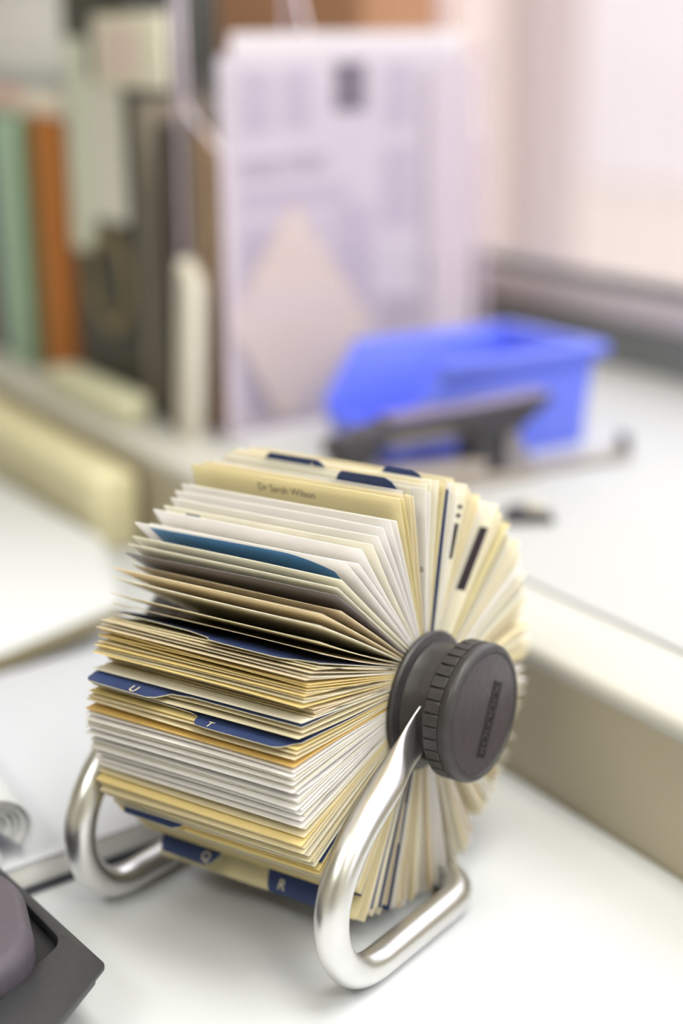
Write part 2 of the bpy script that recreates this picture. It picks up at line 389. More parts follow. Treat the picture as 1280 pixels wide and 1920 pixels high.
# --- cards
def lerp(x, X, Y):
    if x <= X[0]: return Y[0]
    for i in range(len(X)-1):
        if x <= X[i+1]: return Y[i]+(Y[i+1]-Y[i])*(x-X[i])/(X[i+1]-X[i])
    return Y[-1]
TIPS = [-200, -1, 11, 23, 30, 40, 45, 57, 63, 70, 77, 88, 107, 120, 138, 400]
BASE = [-200, -3, 4, 10, 14, 21, 30, 38, 43, 52, 61, 80, 106, 121, 139, 400]
RB = 2.45
def polar(r, th): return (-r*math.sin(R_(th)), HZ + r*math.cos(R_(th)))
def make_card(th, R, mkey, x0=-4.95, x1=4.95, thick=.028, tab=None, base=None, wav=.25, name='card', corner=.03, droop=0.):
    """th: angle of the outer edge from straight up towards the desk front; tab=(xa, xb, height)"""
    b = lerp(th, TIPS, BASE) if base is None else base
    tw = random.uniform(-.3, .3); wv = random.uniform(-wav, wav); bow = random.uniform(-.8, .8)
    nx = 28 if tab else 6; nr = 6
    xs = [x0+(x1-x0)*i/nx for i in range(nx+1)]
    if tab:
        xa, xb, th_ = tab
        xs = sorted(set([x0, x1, x0+.12, x1-.12] + [x0+(x1-x0)*i/10 for i in range(11)] + [xa-.05, xa, xa+.05, xa+.14, xa+.3, xb-.6, xb-.3, xb-.12, xb, xb+.05, (xa+xb)/2]))
        xs = [x for x in xs if x0-.01 <= x <= x1+.01]
    else:
        xs = sorted(set(xs + [x0+corner, x1-corner]))
    nx = len(xs)-1
    def Rx(x):
        r = R
        d = min(x-x0, x1-x)
        if d < corner: r -= (corner-d)*.8
        if tab:
            if xa <= x <= xb:
                dl = min((x-xa)/.3, (xb-x)/.6, 1); r += th_*(1-(1-max(dl, 0))**2)
        return r
    def P(x, s):
        Rr = Rx(x); q = x/5
        tip = th + tw*q + wv*math.sin(q*2.2+1)
        yb, zb = polar(RB, b); yt, zt = polar(Rr, tip)
        y = yb+(yt-yb)*s; z = zb+(zt-zb)*s
        k = math.sin(math.pi*s)*bow*.10
        dy, dz = yt-yb, zt-zb; ln = math.hypot(dy, dz)
        nrm = (-dz/ln, dy/ln)                                  # towards the next card down (greater angle): sign fixed below
        n2 = (-math.cos(R_(tip)), -math.sin(R_(tip)))
        if nrm[0]*n2[0]+nrm[1]*n2[1] < 0: nrm = (-nrm[0], -nrm[1])
        y, z = y+nrm[0]*k, z+nrm[1]*k
        if droop and tab:
            f = max(0, min(1, (x-xa+.5)/1.0, (xb+.5-x)/1.0)); f = f*f*(3-2*f)
            al = -R_(droop*f*max(0, s)**7); cy, cz = y, z-HZ
            y, z = cy*math.cos(-al)-cz*math.sin(-al), HZ+cy*math.sin(-al)+cz*math.cos(-al)
        return y, z, nrm
    V = []; F = []; fm = []
    for sd in (-.5, .5):
        for s in range(nr+1):
            for x in xs:
                y, z, nm = P(x, s/nr); V.append((x, y+nm[0]*thick*sd, z+nm[1]*thick*sd))
    Wd_ = nx+1; off = Wd_*(nr+1)
    for s in range(nr):
        for i in range(nx):
            a = s*Wd_+i
            F.append((a, a+1, a+Wd_+1, a+Wd_)); fm.append(0)
            F.append((off+a, off+a+Wd_, off+a+Wd_+1, off+a+1)); fm.append(1)
    for i in range(nx):
        a = nr*Wd_+i; F.append((a, a+1, off+a+1, off+a)); fm.append(1)
        a = i; F.append((a, off+a, off+a+1, a+1)); fm.append(1)
    for s in range(nr):
        a = s*Wd_; F.append((a, a+Wd_, off+a+Wd_, off+a)); fm.append(1)
        a = s*Wd_+nx; F.append((a, off+a, off+a+Wd_, a+Wd_)); fm.append(1)
    if mkey == 'navy':
        if th > 61: mats = [CARD['navy'], CARD['cream']]
        else: mats = [CARD['navy'], CARD['navy']]
    else: mats = [CARD[mkey], CARD[mkey]]
    o = obj(name, V, F, None, rcf, smooth=False, mats=mats, fmat=fm)
    def on(x, rad_, side_, lift=.004):                         # a point on the card face
        sx = (rad_-RB)/(Rx(x)-RB)
        y, z, nm = P(x, sx)
        h = side_*(thick*.5+lift)
        return (x, y+nm[0]*h, z+nm[1]*h)
    return o, on
NCARD = [0]
def C(th, R, mkey, **k):
    NCARD[0] += 1
    return make_card(th, R, mkey, **k)
def IX(th, R, tab, letter=None, lx=None, lr=None, size=.5, side=-1, **k):
    o, on = make_card(th, R, 'navy', tab=tab, name='index_card', thick=.035, wav=.1, **k)
    o['label'] = 'navy index divider with a raised tab'
    if letter:
        lx = lx if lx is not None else (tab[0]+tab[1])/2
        lr = lr or R+tab[2]-.42
        sg = -1 if side < 0 else 1
        lettering('letter', letter, size, lambda u, v: on(lx+u, lr+sg*v, side, .006), M_letter, o)
    return o, on

# explicit cards read from the photograph: angle, radius, kind
front = [
 (11.6, 8.72, 'olive', {}), (14.4, 8.0, 'white', {}), (17.2, 8.25, 'white', {}), (20.3, 8.22, 'white', {}), (23.1, 8.12, 'white', {}),
 (26.3, 8.1, 'ivory', {}), (30.3, 8.40, 'white', {}), (33.6, 8.1, 'white', {}), (37.0, 8.80, 'white', {}), (40.4, 8.50, 'ivory', {}), (42.8, 8.50, 'ivory', {}),
 (44.7, 8.37, 'photo', {}), (46.4, 7.7, 'tan', {}), (50.6, 8.75, 'tan', {}), (53.1, 8.62, 'ivory', {}), (56.7, 8.30, 'cream', {}), (58.9, 7.95, 'tan', {}),
 (62.8, 7.95, 'cream', {}), (63.6, 8.1, 'cream', {}), (64.4, 8.36, 'tan', {}), (65.3, 8.3, 'ivory', {}), (66.3, 8.55, 'tan', {}), (67.2, 8.3, 'yellow', {}), (67.9, 8.3, 'yellow', {}), (68.7, 8.3, 'yellow', {}), (69.6, 8.3, 'cream', {}),
 (70.5, 8.42, 'yellow', {}), (71.2, 8.3, 'cream', {}), (72.0, 8.35, 'ivory', {}), (72.8, 8.45, 'yellow', {}), (73.6, 7.7, 'tan', {}), (74.3, 7.6, 'tan', {}), (75.0, 7.55, 'tan', {}), (76.0, 7.6, 'cream', {}), (77.0, 8.32, 'ivory', {}),
 (79.5, 8.2, 'cream', {}), (80.7, 8.42, 'cream', {}), (83.2, 8.45, 'yellow', {}), (84.2, 8.5, 'cream', {}), (85.4, 8.58, 'cream', {}), (87.4, 8.62, 'ochre', {}), (88.6, 8.60, 'white', {}), (89.8, 8.72, 'white', {}),
 (90.9, 8.6, 'ivory', {}), (92.0, 8.68, 'white', {}), (93.0, 8.5, 'ivory', {}), (93.8, 8.72, 'white', {}), (95.2, 8.4, 'white', {}), (96.6, 8.50, 'white', {}), (97.5, 8.45, 'ivory', {}), (98.5, 8.60, 'white', {}), (99.6, 8.3, 'white', {}), (100.8, 8.4, 'white', {}),
 (102.0, 8.15, 'ivory', {}), (102.9, 8.39, 'white', {}), (104.4, 8.46, 'white', {}), (105.8, 8.3, 'ivory', {}), (107.2, 8.46, 'cream', {}), (108.6, 8.72, 'yellow', {}), (110.2, 8.6, 'cream', {}), (111.6, 8.72, 'cream', {}), (113.4, 8.5, 'ivory', {}), (115.0, 8.58, 'cream', {}),
 (116.6, 8.4, 'cream', {}), (118.2, 8.45, 'ivory', {})]
keep = {}
for th, R, k, kw in front:
    keep[th] = C(th, R, k, **kw)
# index dividers with letters
IX(61.4, 7.95, (0.0, 3.9, .42), droop=1.2)
IX(77.9, 8.28, (-4.9, -1.1, .62), 'U', lx=-2.5, lr=8.68, size=.52, droop=1.7)
IX(81.7, 8.25, (.3, 4.7, .55), 'T', lx=1.1, lr=8.58, size=.48, droop=1.5)
IX(119.6, 8.1, (-4.5, -1.2, .55))
IX(140.0, 8.0, (-4.3, -1.2, .75), 'Q', lx=-1.9, lr=8.42, size=.55)
IX(145.5, 7.95, (.6, 4.6, .90), 'R', lx=1.4, lr=8.5, size=.6)
IX(-2.0, 8.40, (-2.9, .3, .5), 'A', lx=-.5, lr=8.6, size=.4, side=1, x1=4.5)
IX(2.6, 8.35, (1.1, 4.0, .5), side=1, x1=4.3)
IX(-7.5, 8.45, (2.2, 4.3, .45), side=1, x1=4.5)
IX(-12.4, 8.3, (1.5, 4.2, .1), side=1)
IX(153.5, 8.35, (.3, 4.0, .1))
IX(157.5, 8.3, (-1, 2, .3))
IX(162.5, 8.5, (2, 4.2, .1))
IX(197.5, 8.35, (-1, 2, .3))
IX(288.0, 8.3, (-3, 0, .3)); IX(307.0, 8.3, (-1, 2, .3)); IX(248.0, 8.3, (1, 3.5, .3))
# the rest of the wheel
def kind_at(th):
    if 120 <= th < 150: return random.choice(['cream', 'cream', 'olive', 'ivory', 'yellow'])
    if 150 <= th < 260: return random.choice(['cream', 'ivory', 'ivory', 'white', 'white', 'cream', 'ivory', 'tan'])
    return random.choice(['ivory', 'cream', 'ivory', 'cream', 'white', 'olive', 'cream'])
random.seed(23)
th = 120.4
gen = []
while th < 371:
    a = th if th < 180 else th-360
    gen.append(a)
    if 148 < th < 215: th += random.uniform(.95, 1.75)
    elif th < 148: th += random.uniform(.85, 1.2)
    else: th += random.uniform(.95, 1.5)
BAR = -41.0
for a in gen:
    if any(-.45 < (a-b) < 1.15 for b in (140, 145.5)) or abs(a-119.6) < .5 or -41.9 < a < -38.6 or -22 < a < -20.7 or -1.3 < a < -.4: continue
    if any(abs(a-b) < .35 for b in (-2, 2.6, -7.5, -12.4, 153.5, 157.5, 162.5)): a += .4
    R = 8.62 + random.uniform(-.32, .14)
    x1 = 4.97 - random.choice([0, 0, .03, .05, .1, .2, .35, .5]); x0 = -4.95 + random.choice([0, 0, .1, .2])
    t = a % 360
    if 120 < t < 123: R = 8.35 + random.uniform(-.1, .1)
    elif 123 <= t < 139: R = 8.08 + random.uniform(-.1, .06)
    elif 139 <= t < 145.3: R = 7.78 + random.uniform(-.1, .1)
    elif 145.5 < t < 152: R = 8.84 + random.uniform(-.05, .06)
    elif t > 352 or t < 11: R = 8.66 + random.uniform(-.18, .1)
    elif 152 <= t < 180: R = 8.5 + random.uniform(-.3, .2)
    if 0 < t < 2.6: R = 8.3
    if 2.6 < t < 11: R = 8.5+random.uniform(-.1, .12)
    if 357.2 < t < 358: R = 8.3
    if 319.3 < t < 338: x1 = min(x1, 4.42)
    if t > 359.2 or t < 5: x1 = min(x1, 4.3)
    if 347.8 < t < 352: x1 = min(x1, 4.85)
    gen_o, on = C(a, R, kind_at(t), x0=x0, x1=x1, thick=random.choice([.022, .026, .03, .045]))
def strip(name, on, x0, x1, r0, r1, side_, m, parent, k=6, curve=None):
    vs = []; fs = []
    for i in range(k+1):
        r = r0+(r1-r0)*i/k
        vs += [on(x0, r, side_, .004), on(x1, r, side_, .004)]
    for i in range(k): fs.append((2*i, 2*i+1, 2*i+3, 2*i+2))
    return obj(name, vs, fs, m, parent)
# printed matter on cards
o, on = keep[11.6]
lettering('print', 'Dr Sarah Wilson', .44, lambda u, v: on(-.35+u, 8.22+v, 1, .006), M_ink, o, stretch=.92)
o, on = keep[26.3]
strip('print', on, -3.9, -3.2, 7.75, 7.9, 1, M_inkblue, o, 1)
o, on = keep[37.0]
vs = []; fs = []; K = 24
for i in range(K+1):
    x = -4.3+8.3*i/K; top = 8.62 - (max(0, (x-2.0)/2.0)**2)*.75
    vs += [on(x, 7.2, 1, .006), on(x, top, 1, .006)]
for i in range(K): fs.append((2*i, 2*i+1, 2*i+3, 2*i+2))
obj('print', vs, fs, M_blueprint, o)
o, on = keep[46.4]
for x0 in (-2.7, -1.6, -.3, .9):                              # illegible pen strokes
    vs = []; fs = []; K = 18
    for i in range(K+1):
        x = x0+.85*i/K; r = 7.42+.16*math.sin(i*1.5+x0*3)*math.sin(i*.45+x0)
        vs += [on(x, r-.018, 1, .006), on(x, r+.018, 1, .006)]
    for i in range(K): fs.append((2*i, 2*i+1, 2*i+3, 2*i+2))
    obj('print', vs, fs, M_ink, o)
o, on = C(BAR, 8.7, 'ivory', x1=4.95, wav=.05)
strip('print', on, 4.48, 4.9, 4.75, 7.6, 1, M_inkblack, o)
o, on = C(-1.0, 8.5, 'white', x1=4.95)
lettering('print', 'iss', .42, lambda u, v: on(4.62+u, 5.3+v, 1, .006), M_ink, o)
o, on = C(-21.5, 8.6, 'ivory', x1=4.95)
strip('print', on, 4.72, 4.92, 7.6, 7.75, 1, M_ink, o, 1); strip('print', on, 4.72, 4.92, 7.25, 7.4, 1, M_ink, o, 1); strip('print', on, 4.72, 4.92, 5.6, 7.0, 1, M_ink, o, 4)
print('cards', NCARD[0])

# ================================================================== things on the ledge
# --- blue parts bin
M_blue = mat('blue_plastic', (104, 122, 238), .4, var=.03, scale=20)
bin_ = lroot('parts_bin', -33.2, 19.3, LZ, 'bright blue plastic open-fronted parts bin on the ledge', 'bin', rz=R_(3))
def bin_mesh():
    # local: x = across (near side +), y = along (open front at -y)
    hw0, hw1 = 4.5, 5.2; yb0, yb1 = 6.6, 7.6; H = 7.0
    def wall_ring(inset):
        return dict(
            b=[(-hw0+inset, -6.6, inset), (hw0-inset, -6.6, inset), (hw0-inset, yb0-inset, inset), (-hw0+inset, yb0-inset, inset)],
            t=[(-hw1+inset, -7.2, H), (hw1-inset, -7.2, H), (hw1-inset, yb1-inset, H), (-hw1+inset, yb1-inset, H)])
    return wall_ring
t_ = .28
def slabq(name, q, nrm, m, parent, bevel=.06):
    bm = bmesh.new(); n_ = Vector(nrm)
    a = [bm.verts.new(Vector(p)) for p in q]; b = [bm.verts.new(Vector(p)+n_*t_) for p in q]
    bm.faces.new(a); bm.faces.new(b)
    for i in range(len(q)): bm.faces.new((a[i], a[(i+1) % len(q)], b[(i+1) % len(q)], b[i]))
    return bm_obj(name, bm, m, parent, bevel=bevel)
H = 7.0
for s in (-1, 1):
    slabq('side_wall', [(s*4.5, -7.4, 0.0), (s*4.5, 6.8, 0.0), (s*5.0, 7.3, H), (s*5.0, -5.6, H), (s*4.85, -8.2, 3.4), (s*4.8, -8.2, 2.4)], (-s, 0, 0), M_blue, bin_)
    box('rim', (min(s*4.8, s*5.5), -5.7, H-.7), (max(s*4.8, s*5.5), 7.6, H), M_blue, bin_, bevel=.15)
slabq('back_wall', [(-4.4, 6.8, 0), (4.4, 6.8, 0), (4.9, 7.3, H), (-4.9, 7.3, H)], (0, -1, 0), M_blue, bin_)
box('rim', (-5.5, 7.0, H-.9), (5.5, 8.2, H), M_blue, bin_, bevel=.2)
slabq('floor', [(-4.4, -7.4, 0), (4.4, -7.4, 0), (4.4, 6.8, 0), (-4.4, 6.8, 0)], (0, 0, 1), M_blue, bin_)
slabq('front_lip', [(-4.5, -7.4, 0), (4.5, -7.4, 0), (4.8, -8.3, 2.6), (-4.8, -8.3, 2.6)], (0, 1, 0), M_blue, bin_)
box('label_holder', (-2.6, -8.75, 1.0), (2.6, -8.1, 2.7), M_blue, bin_, bevel=.12)

# --- hole punch in front of the bin
M_pdark = mat('punch_dark_grey', (52, 50, 56), .35, var=.05)
M_ppink = mat('punch_lever_grey', (128, 118, 150), .3, var=.04, metal=.3)
M_pbase = mat('punch_base_taupe', (168, 158, 150), .35, var=.04, metal=.3)
M_chrome = mat('chrome_steel', (214, 212, 214), .15, metal=1., var=.03)
M_steel = mat('punch_steel', (150, 144, 146), .3, metal=.7, var=.04)
hp = lroot('hole_punch', -24.4, 12, LZ, 'dark office hole punch with long lever and paper guide in front of the blue bin', 'hole punch')
box('base', (-1.5, -6.5, 0), (1.5, 6.2, .7), M_pbase, hp, bevel=.2)
box('tray', (-1.2, -6.0, .7), (1.2, 2.4, 1.7), M_pbase, hp, bevel=.2)
for s in (-1, 1):
    prism('cheek', [(3.6, .7), (5.9, .7), (4.5, 3.4), (3.9, 3.4)], s*1.15-.1, s*1.15+.1, M_steel, hp, axis='x', bevel=.05)
box('pivot_block', (-1.0, 1.5, .7), (1.0, 5.0, 4.3), M_pdark, hp, bevel=.15)
prism('lever', [(-8.2, 3.0), (-8.0, 3.9), (-4.4, 4.75), (7.2, 5.25), (7.3, 4.9), (4.2, 2.9), (1.2, 3.2), (.2, 4.1), (-4.6, 3.9), (-6.5, 2.2)], -1.25, 1.25, M_pdark, hp, axis='x', bevel=.12)
prism('lever_cap', [(-4.4, 4.76), (7.2, 5.26), (7.2, 5.45), (-4.4, 4.98)], -1.15, 1.15, M_ppink, hp, axis='x', bevel=.06)
box('punch_bar', (-.5, -4.4, 3.2), (.5, 2.0, 3.75), M_pbase, hp, bevel=.1)
prism('front_post', [(-7.8, .7), (-6.4, .7), (-6.6, 3.2), (-7.9, 3.2)], -.9, .9, M_pdark, hp, axis='x', bevel=.1)
box('paper_guide', (-.9, 6.0, .15), (.9, 14.3, .55), M_pbase, hp, bevel=.1)
box('guide_stop', (-.6, 14.0, .5), (.6, 14.35, 1.7), mat('stop_grey', (96, 100, 102), .4, var=.04), hp, bevel=.15)

# --- small black clip
bc = lroot('binder_clip', -15.7, 12.0, LZ, 'small black clip with a pale top lying on the white ledge', 'clip', rz=R_(62))
prism('body', [(-1.5, 0), (1.5, 0), (1.3, .55), (-1.0, .75)], -1.0, 1.0, M_pdark, bc, axis='y', bevel=.08)
prism('top_pad', [(-.2, .7), (1.1, .62), (1.0, .95), (0, 1.05)], -.7, .7, mat('clip_pale', (196, 190, 176), .4, var=.03), bc, axis='y', bevel=.08)

# --- newspaper in a clear acrylic stand
PX = Vector((0, 0, 0)); PAZ = R_(77)                     # direction of the sheet in the world
PB = W(-43.5, 6.8, LZ)
st = empty('display_stand', PB, PAZ, 'clear acrylic display stand holding newspaper pages', 'stand')
# local: x along the sheet, y = behind the sheet (positive), z up
def acr(name, poly, a, b, axis):
    bm = bmesh.new()
    def P(p, t): return (t, p[0], p[1]) if axis == 'x' else ((p[0], t, p[1]) if axis == 'y' else (p[0], p[1], t))
    lo = [bm.verts.new(P(p, a)) for p in poly]; hi = [bm.verts.new(P(p, b)) for p in poly]
    bm.faces.new(lo); bm.faces.new(hi); n = len(poly)
    for i in range(n):
        f = bm.faces.new((lo[i], lo[(i+1) % n], hi[(i+1) % n], hi[i])); f.material_index = 1
    return bm_obj(name, bm, M_acr, st, mats=[M_acr, M_acr_edge])
acr('base_plate', [(-.4, -.8), (25, -.8), (25, 4.7), (-.4, 4.7)], 0, .3, 'z')
acr('front_panel', [(-.4, .3), (25, .3), (25, 26.4), (-.4, 26.4)], -.8, -.5, 'y')
acr('side_panel', [(-.5, .3), (4.5, .3), (4.5, 36), (3.7, 36), (3.6, 22.6), (-.5, 19.6)], -.7, -.4, 'x')
acr('side_panel', [(-.5, .3), (4.5, .3), (4.5, 36), (3.7, 36), (3.6, 22.6), (-.5, 19.6)], 24.6, 24.9, 'x')
acr('divider', [(2.0, .3), (4.4, .3), (4.4, 34), (2.0, 27.6)], 9.0, 9.3, 'x')
acr('back_panel', [(-.4, .3), (25, .3), (25, 25), (-.4, 25)], 4.4, 4.7, 'y')
def sheet(name, x0, x1, z0, z1, y, m, parent, th=.05, lean=.0):
    bm = bmesh.new(); V = []
    for yy in (0, th):
        for (x, z) in ((x0, z0), (x1, z0), (x1, z1), (x0, z1)): V.append(bm.verts.new((x, y+yy+lean*z, z)))
    for f in ((0, 1, 2, 3), (7, 6, 5, 4), (0, 4, 5, 1), (1, 5, 6, 2), (2, 6, 7, 3), (3, 7, 4, 0)): bm.faces.new([V[i] for i in f])
    return bm_obj(name, bm, m, parent)
M_news = mat('newsprint', (216, 213, 221), .8, var=.02, scale=30)
M_news2 = mat('newsprint_back', (218, 212, 218), .8, var=.02, scale=30)
def text_mat(name, ink, paper, lines):
    m = bpy.data.materials.new(name); m.use_nodes = True; nt = m.node_tree; b = nt.nodes['Principled BSDF']; b.inputs['Roughness'].default_value = .8
    tc = nt.nodes.new('ShaderNodeTexCoord'); wv = nt.nodes.new('ShaderNodeTexWave'); wv.bands_direction = 'Z'; wv.inputs['Scale'].default_value = lines; wv.inputs['Distortion'].default_value = 0
    nz = nt.nodes.new('ShaderNodeTexNoise'); nz.inputs['Scale'].default_value = 400
    mu = nt.nodes.new('ShaderNodeMath'); mu.operation = 'MULTIPLY'
    mx = nt.nodes.new('ShaderNodeMix'); mx.data_type = 'RGBA'
    nt.links.new(tc.outputs['Object'], wv.inputs[0]); nt.links.new(tc.outputs['Object'], nz.inputs['Vector'])
    nt.links.new(wv.outputs['Fac'], mu.inputs[0]); nt.links.new(nz.outputs[0], mu.inputs[1]); nt.links.new(mu.outputs[0], mx.inputs[0])
    mx.inputs[6].default_value = srgb(*paper); mx.inputs[7].default_value = srgb(*ink); nt.links.new(mx.outputs[2], b.inputs['Base Color']); return m
M_text = text_mat('news_text', (120, 116, 140), (214, 208, 222), 80)
M_head = text_mat('news_headline', (110, 104, 122), (206, 200, 212), 40)
M_photo = mat('news_photo', (92, 84, 104), .7, var=.45, scale=60)
M_envelope = mat('envelope_cream', (232, 222, 208), .75, var=.02, scale=30)
np_ = empty('newspaper', PB + Vector((0, 0, .31)), PAZ, 'newspaper page with grey columns and a dark photo in the clear stand', 'newspaper')
pg = sheet('page', 0, 23.2, 0, 25.6, .6, M_news, np_, .06)
sheet('page', 1.6, 24.2, .2, 27.1, 1.2, M_news2, np_, .06)
sheet('page', 19.5, 24.4, 0, 24.6, .2, M_news2, np_, .05)
y_ = .585
for (x0, x1, z0, z1, m, nm) in ((1.7, 4.6, 20.4, 24.7, M_text, 'text_column'), (5.5, 8.2, 20.6, 24.8, M_text, 'text_column'), (15.2, 18.4, 20.2, 25.0, M_text, 'text_column'),
        (10.4, 13.5, 21.6, 25.1, M_photo, 'photo'), (1.6, 5.2, 17.3, 18.8, M_head, 'headline'), (5.6, 9.6, 17.5, 18.9, M_head, 'headline'), (1.6, 11.5, 15.2, 16.6, M_text, 'text_column'),
        (1.6, 4.8, 6.0, 14.2, M_text, 'text_column'), (5.6, 9.4, 6.0, 14.2, M_text, 'text_column'), (10.2, 14.0, 6.0, 15.0, M_text, 'text_column'), (15.0, 18.6, 13.0, 19.0, M_text, 'text_column'), (1.6, 6.0, .6, 5.0, M_head, 'headline'), (14.6, 18.8, 4.0, 8.0, M_head, 'headline')):
    sheet(nm, x0, x1, z0, z1, y_, m, np_, .01)
env = empty('envelope', PB + Vector((0, 0, .31)), PAZ, 'cream envelope standing on its corner in front of the newspaper', 'envelope')
def tilted(name, pts, y, th, m, parent):
    bm = bmesh.new(); a = [bm.verts.new((p[0], y, p[1])) for p in pts]; b = [bm.verts.new((p[0], y+th, p[1])) for p in pts]
    bm.faces.new(a); bm.faces.new(b); n = len(pts)
    for i in range(n): bm.faces.new((a[i], a[(i+1) % n], b[(i+1) % n], b[i]))
    return bm_obj(name, bm, m, parent)
tilted('body', [(4.6, .0), (13.6, 6.4), (6.2, 15.6), (-.2, 7.8)], .25, .12, M_envelope, env)
tilted('flap', [(4.6, .1), (13.4, 6.4), (6.6, 8.6)], .20, .04, M_envelope, env)

# --- cardboard box behind the stand
cb = lroot('cardboard_box', -74, 34, LZ, 'tall tan cardboard box standing behind the newspaper', 'box')
M_kraft = mat('kraft_board', (168, 124, 94), .8, var=.04, scale=20)
box('body', (-40, 0, 0), (2.5, 9.5, 42), M_kraft, cb, bevel=.15)
for k in (0, 1):
    box('flap', (-40+k*21.3, -.4, 41.9), (-19+k*21.5, 4.5, 42.4), M_kraft, cb, bevel=.05)

# --- books and files
def book(name, e0, e1, n0, z1, m, label, cat='book', depth=17, lean=0., pages=True, group=None):
    r = lroot(name, (e0+e1)/2, n0, LZ, label, cat, group=group)
    hw = (e1-e0)/2-.06
    mt = Matrix.Shear('XY', 4, (0, 0)) if False else None
    def sh(o):
        for v in o.data.vertices: v.co.x += lean*v.co.z
    sh(box('spine', (-hw, 0, 0), (hw, .35, z1-LZ), m, r, bevel=.12))
    sh(box('cover', (-hw, .3, 0), (-hw+.25, depth, z1-LZ), m, r, bevel=.05)); sh(box('cover', (hw-.25, .3, 0), (hw, depth, z1-LZ), m, r, bevel=.05))
    if pages: sh(box('page_block', (-hw+.26, .4, .3), (hw-.26, depth-.4, z1-LZ-.3), mat('book_pages', (222, 214, 196), .8, var=.05, scale=80, stretch=(20, 1, 1)), r))
    return r
BKS = 'books in the row at the left of the ledge'
book('book', -91.5, -86.6, 4.0, 27.5, mat('cloth_red', (150, 66, 56), .7, var=.05), 'dark red book at the far left end of the row', group=BKS, lean=-.03)
book('book', -86.4, -82.6, 3.8, 28, mat('cloth_slate', (84, 106, 124), .7, var=.05), 'slate blue book between the red and pale green books', group=BKS, lean=-.03)
book('book', -82.4, -77.2, 3.6, 28, mat('cloth_green', (166, 192, 170), .7, var=.04), 'pale green book beside a thin dark green one', group=BKS, lean=-.03)
book('book', -77.0, -74.6, 4.2, 27.6, mat('cloth_darkgreen', (82, 96, 54), .7, var=.05), 'thin dark green book left of the orange book', group=BKS, lean=-.03)
book('book', -74.0, -68.8, 4.2, 28.2, mat('cloth_orange', (184, 112, 44), .7, var=.04), 'orange brown book beside the black file', group=BKS, lean=-.03)
# lever arch file
M_file = mat('file_black', (52, 52, 46), .55, var=.08, scale=60)
lf = lroot('lever_file', -60.3, 4.5, LZ, 'wide black lever arch file with pale spine labels and a finger ring', 'file')
box('spine', (-6.6, 0, 0), (6.5, .4, 32), M_file, lf, bevel=.15)
for s in (-1, 1): box('cover', (s*6.5-.2 if s > 0 else -6.6, .35, 0), (s*6.5 if s > 0 else -6.35, 7, 32), M_file, lf, bevel=.05)
box('paper_block', (-6.2, .5, .4), (6.1, 6.8, 30.5), mat('file_paper', (206, 200, 186), .8, var=.05, scale=50), lf)
box('label', (-6.4, -.08, 11.2), (-1.6, -.01, 27.2), mat('label_sage', (216, 220, 204), .7, var=.03), lf)
box('label', (-1.4, -.14, 14.0), (4.9, -.02, 24.2), mat('label_grey', (222, 220, 210), .7, var=.03), lf)
bm = bmesh.new(); ns = 40; rg = []
for rr, yy in ((3.0, -.01), (4.0, -.01), (3.8, -.3), (3.1, -.3)): rg.append([bm.verts.new((.8+rr*math.cos(2*math.pi*i/ns), yy, 9.3+rr*math.sin(2*math.pi*i/ns))) for i in range(ns)])
for a_, b_ in ((0, 1), (1, 2), (2, 3), (3, 0)):
    for i in range(ns): bm.faces.new((rg[a_][i], rg[a_][(i+1) % ns], rg[b_][(i+1) % ns], rg[b_][i]))
bm_obj('finger_ring', bm, mat('brass_ring', (128, 112, 78), .45, metal=.3, var=.1), lf, smooth=True)
nc = lroot('note_card', -52.9, 3.8, LZ+23.8, 'cream note card fixed across the upper part of the black file', 'card')
box('body', (-6.1, 0, 0), (6.1, .5, 5.0), mat('note_cream', (226, 220, 202), .7, var=.02), nc, bevel=.05)
box('sticker', (-3.9, -.08, .8), (2.2, 0, 4.2), mat('note_pink', (226, 206, 198), .7, var=.02), nc)
# folders right of the file
def folder(name, e0, e1, n0, z1, m, label, cat='folder', depth=20, lean=0.):
    r = lroot(name, (e0+e1)/2, n0, LZ, label, cat)
    w2 = (e1-e0)/2
    def sh(o):
        for v in o.data.vertices: v.co.x += lean*v.co.z
    sh(box('cover', (-w2, 0, 0), (-w2+.2, depth, z1-LZ), m, r, bevel=.04)); sh(box('cover', (w2-.2, 0, 0), (w2, depth, z1-LZ), m, r, bevel=.04))
    sh(box('spine', (-w2, -.15, 0), (w2, .1, z1-LZ), m, r, bevel=.06))
    return r
folder('folder', -53.7, -52.9, 4.8, 30, mat('folder_grey', (140, 130, 116), .6, var=.06, scale=40), 'narrow grey folder standing right of the black file', depth=6)
def in_stand(name, y0, y1, x0, x1, h, m, label, out=False):
    r = empty(name, PB + Vector((0, 0, .31 if not out else 0)), PAZ, label, 'folder')
    box('cover', (x0, y0, 0), (x1, y0+.15, h), m, r, bevel=.04); box('cover', (x0, y1-.15, 0), (x1, y1, h), m, r, bevel=.04)
    box('spine', (x0-.05, y0, 0), (x0+.2, y1, h), m, r, bevel=.05)
    return r
in_stand('folder', 1.5, 3.0, 0, 20, 21, mat('folder_ochre', (168, 132, 74), .65, var=.08), 'ochre folder standing inside the clear stand behind the newspaper')
in_stand('folder', 3.1, 4.3, .2, 20, 20.5, mat('folder_brown', (128, 96, 62), .65, var=.08), 'brown folder at the back of the clear stand')
in_stand('folder', 4.9, 6.6, -1.0, 11, 21.5, mat('folder_dark', (66, 60, 56), .6, var=.08), 'charcoal folder standing between the clear stand and the grey folder', True)
pl = lroot('paper_bundle', -46.4, 3.6, LZ, 'upright bundle of white papers leaning beside the display stand', 'papers')
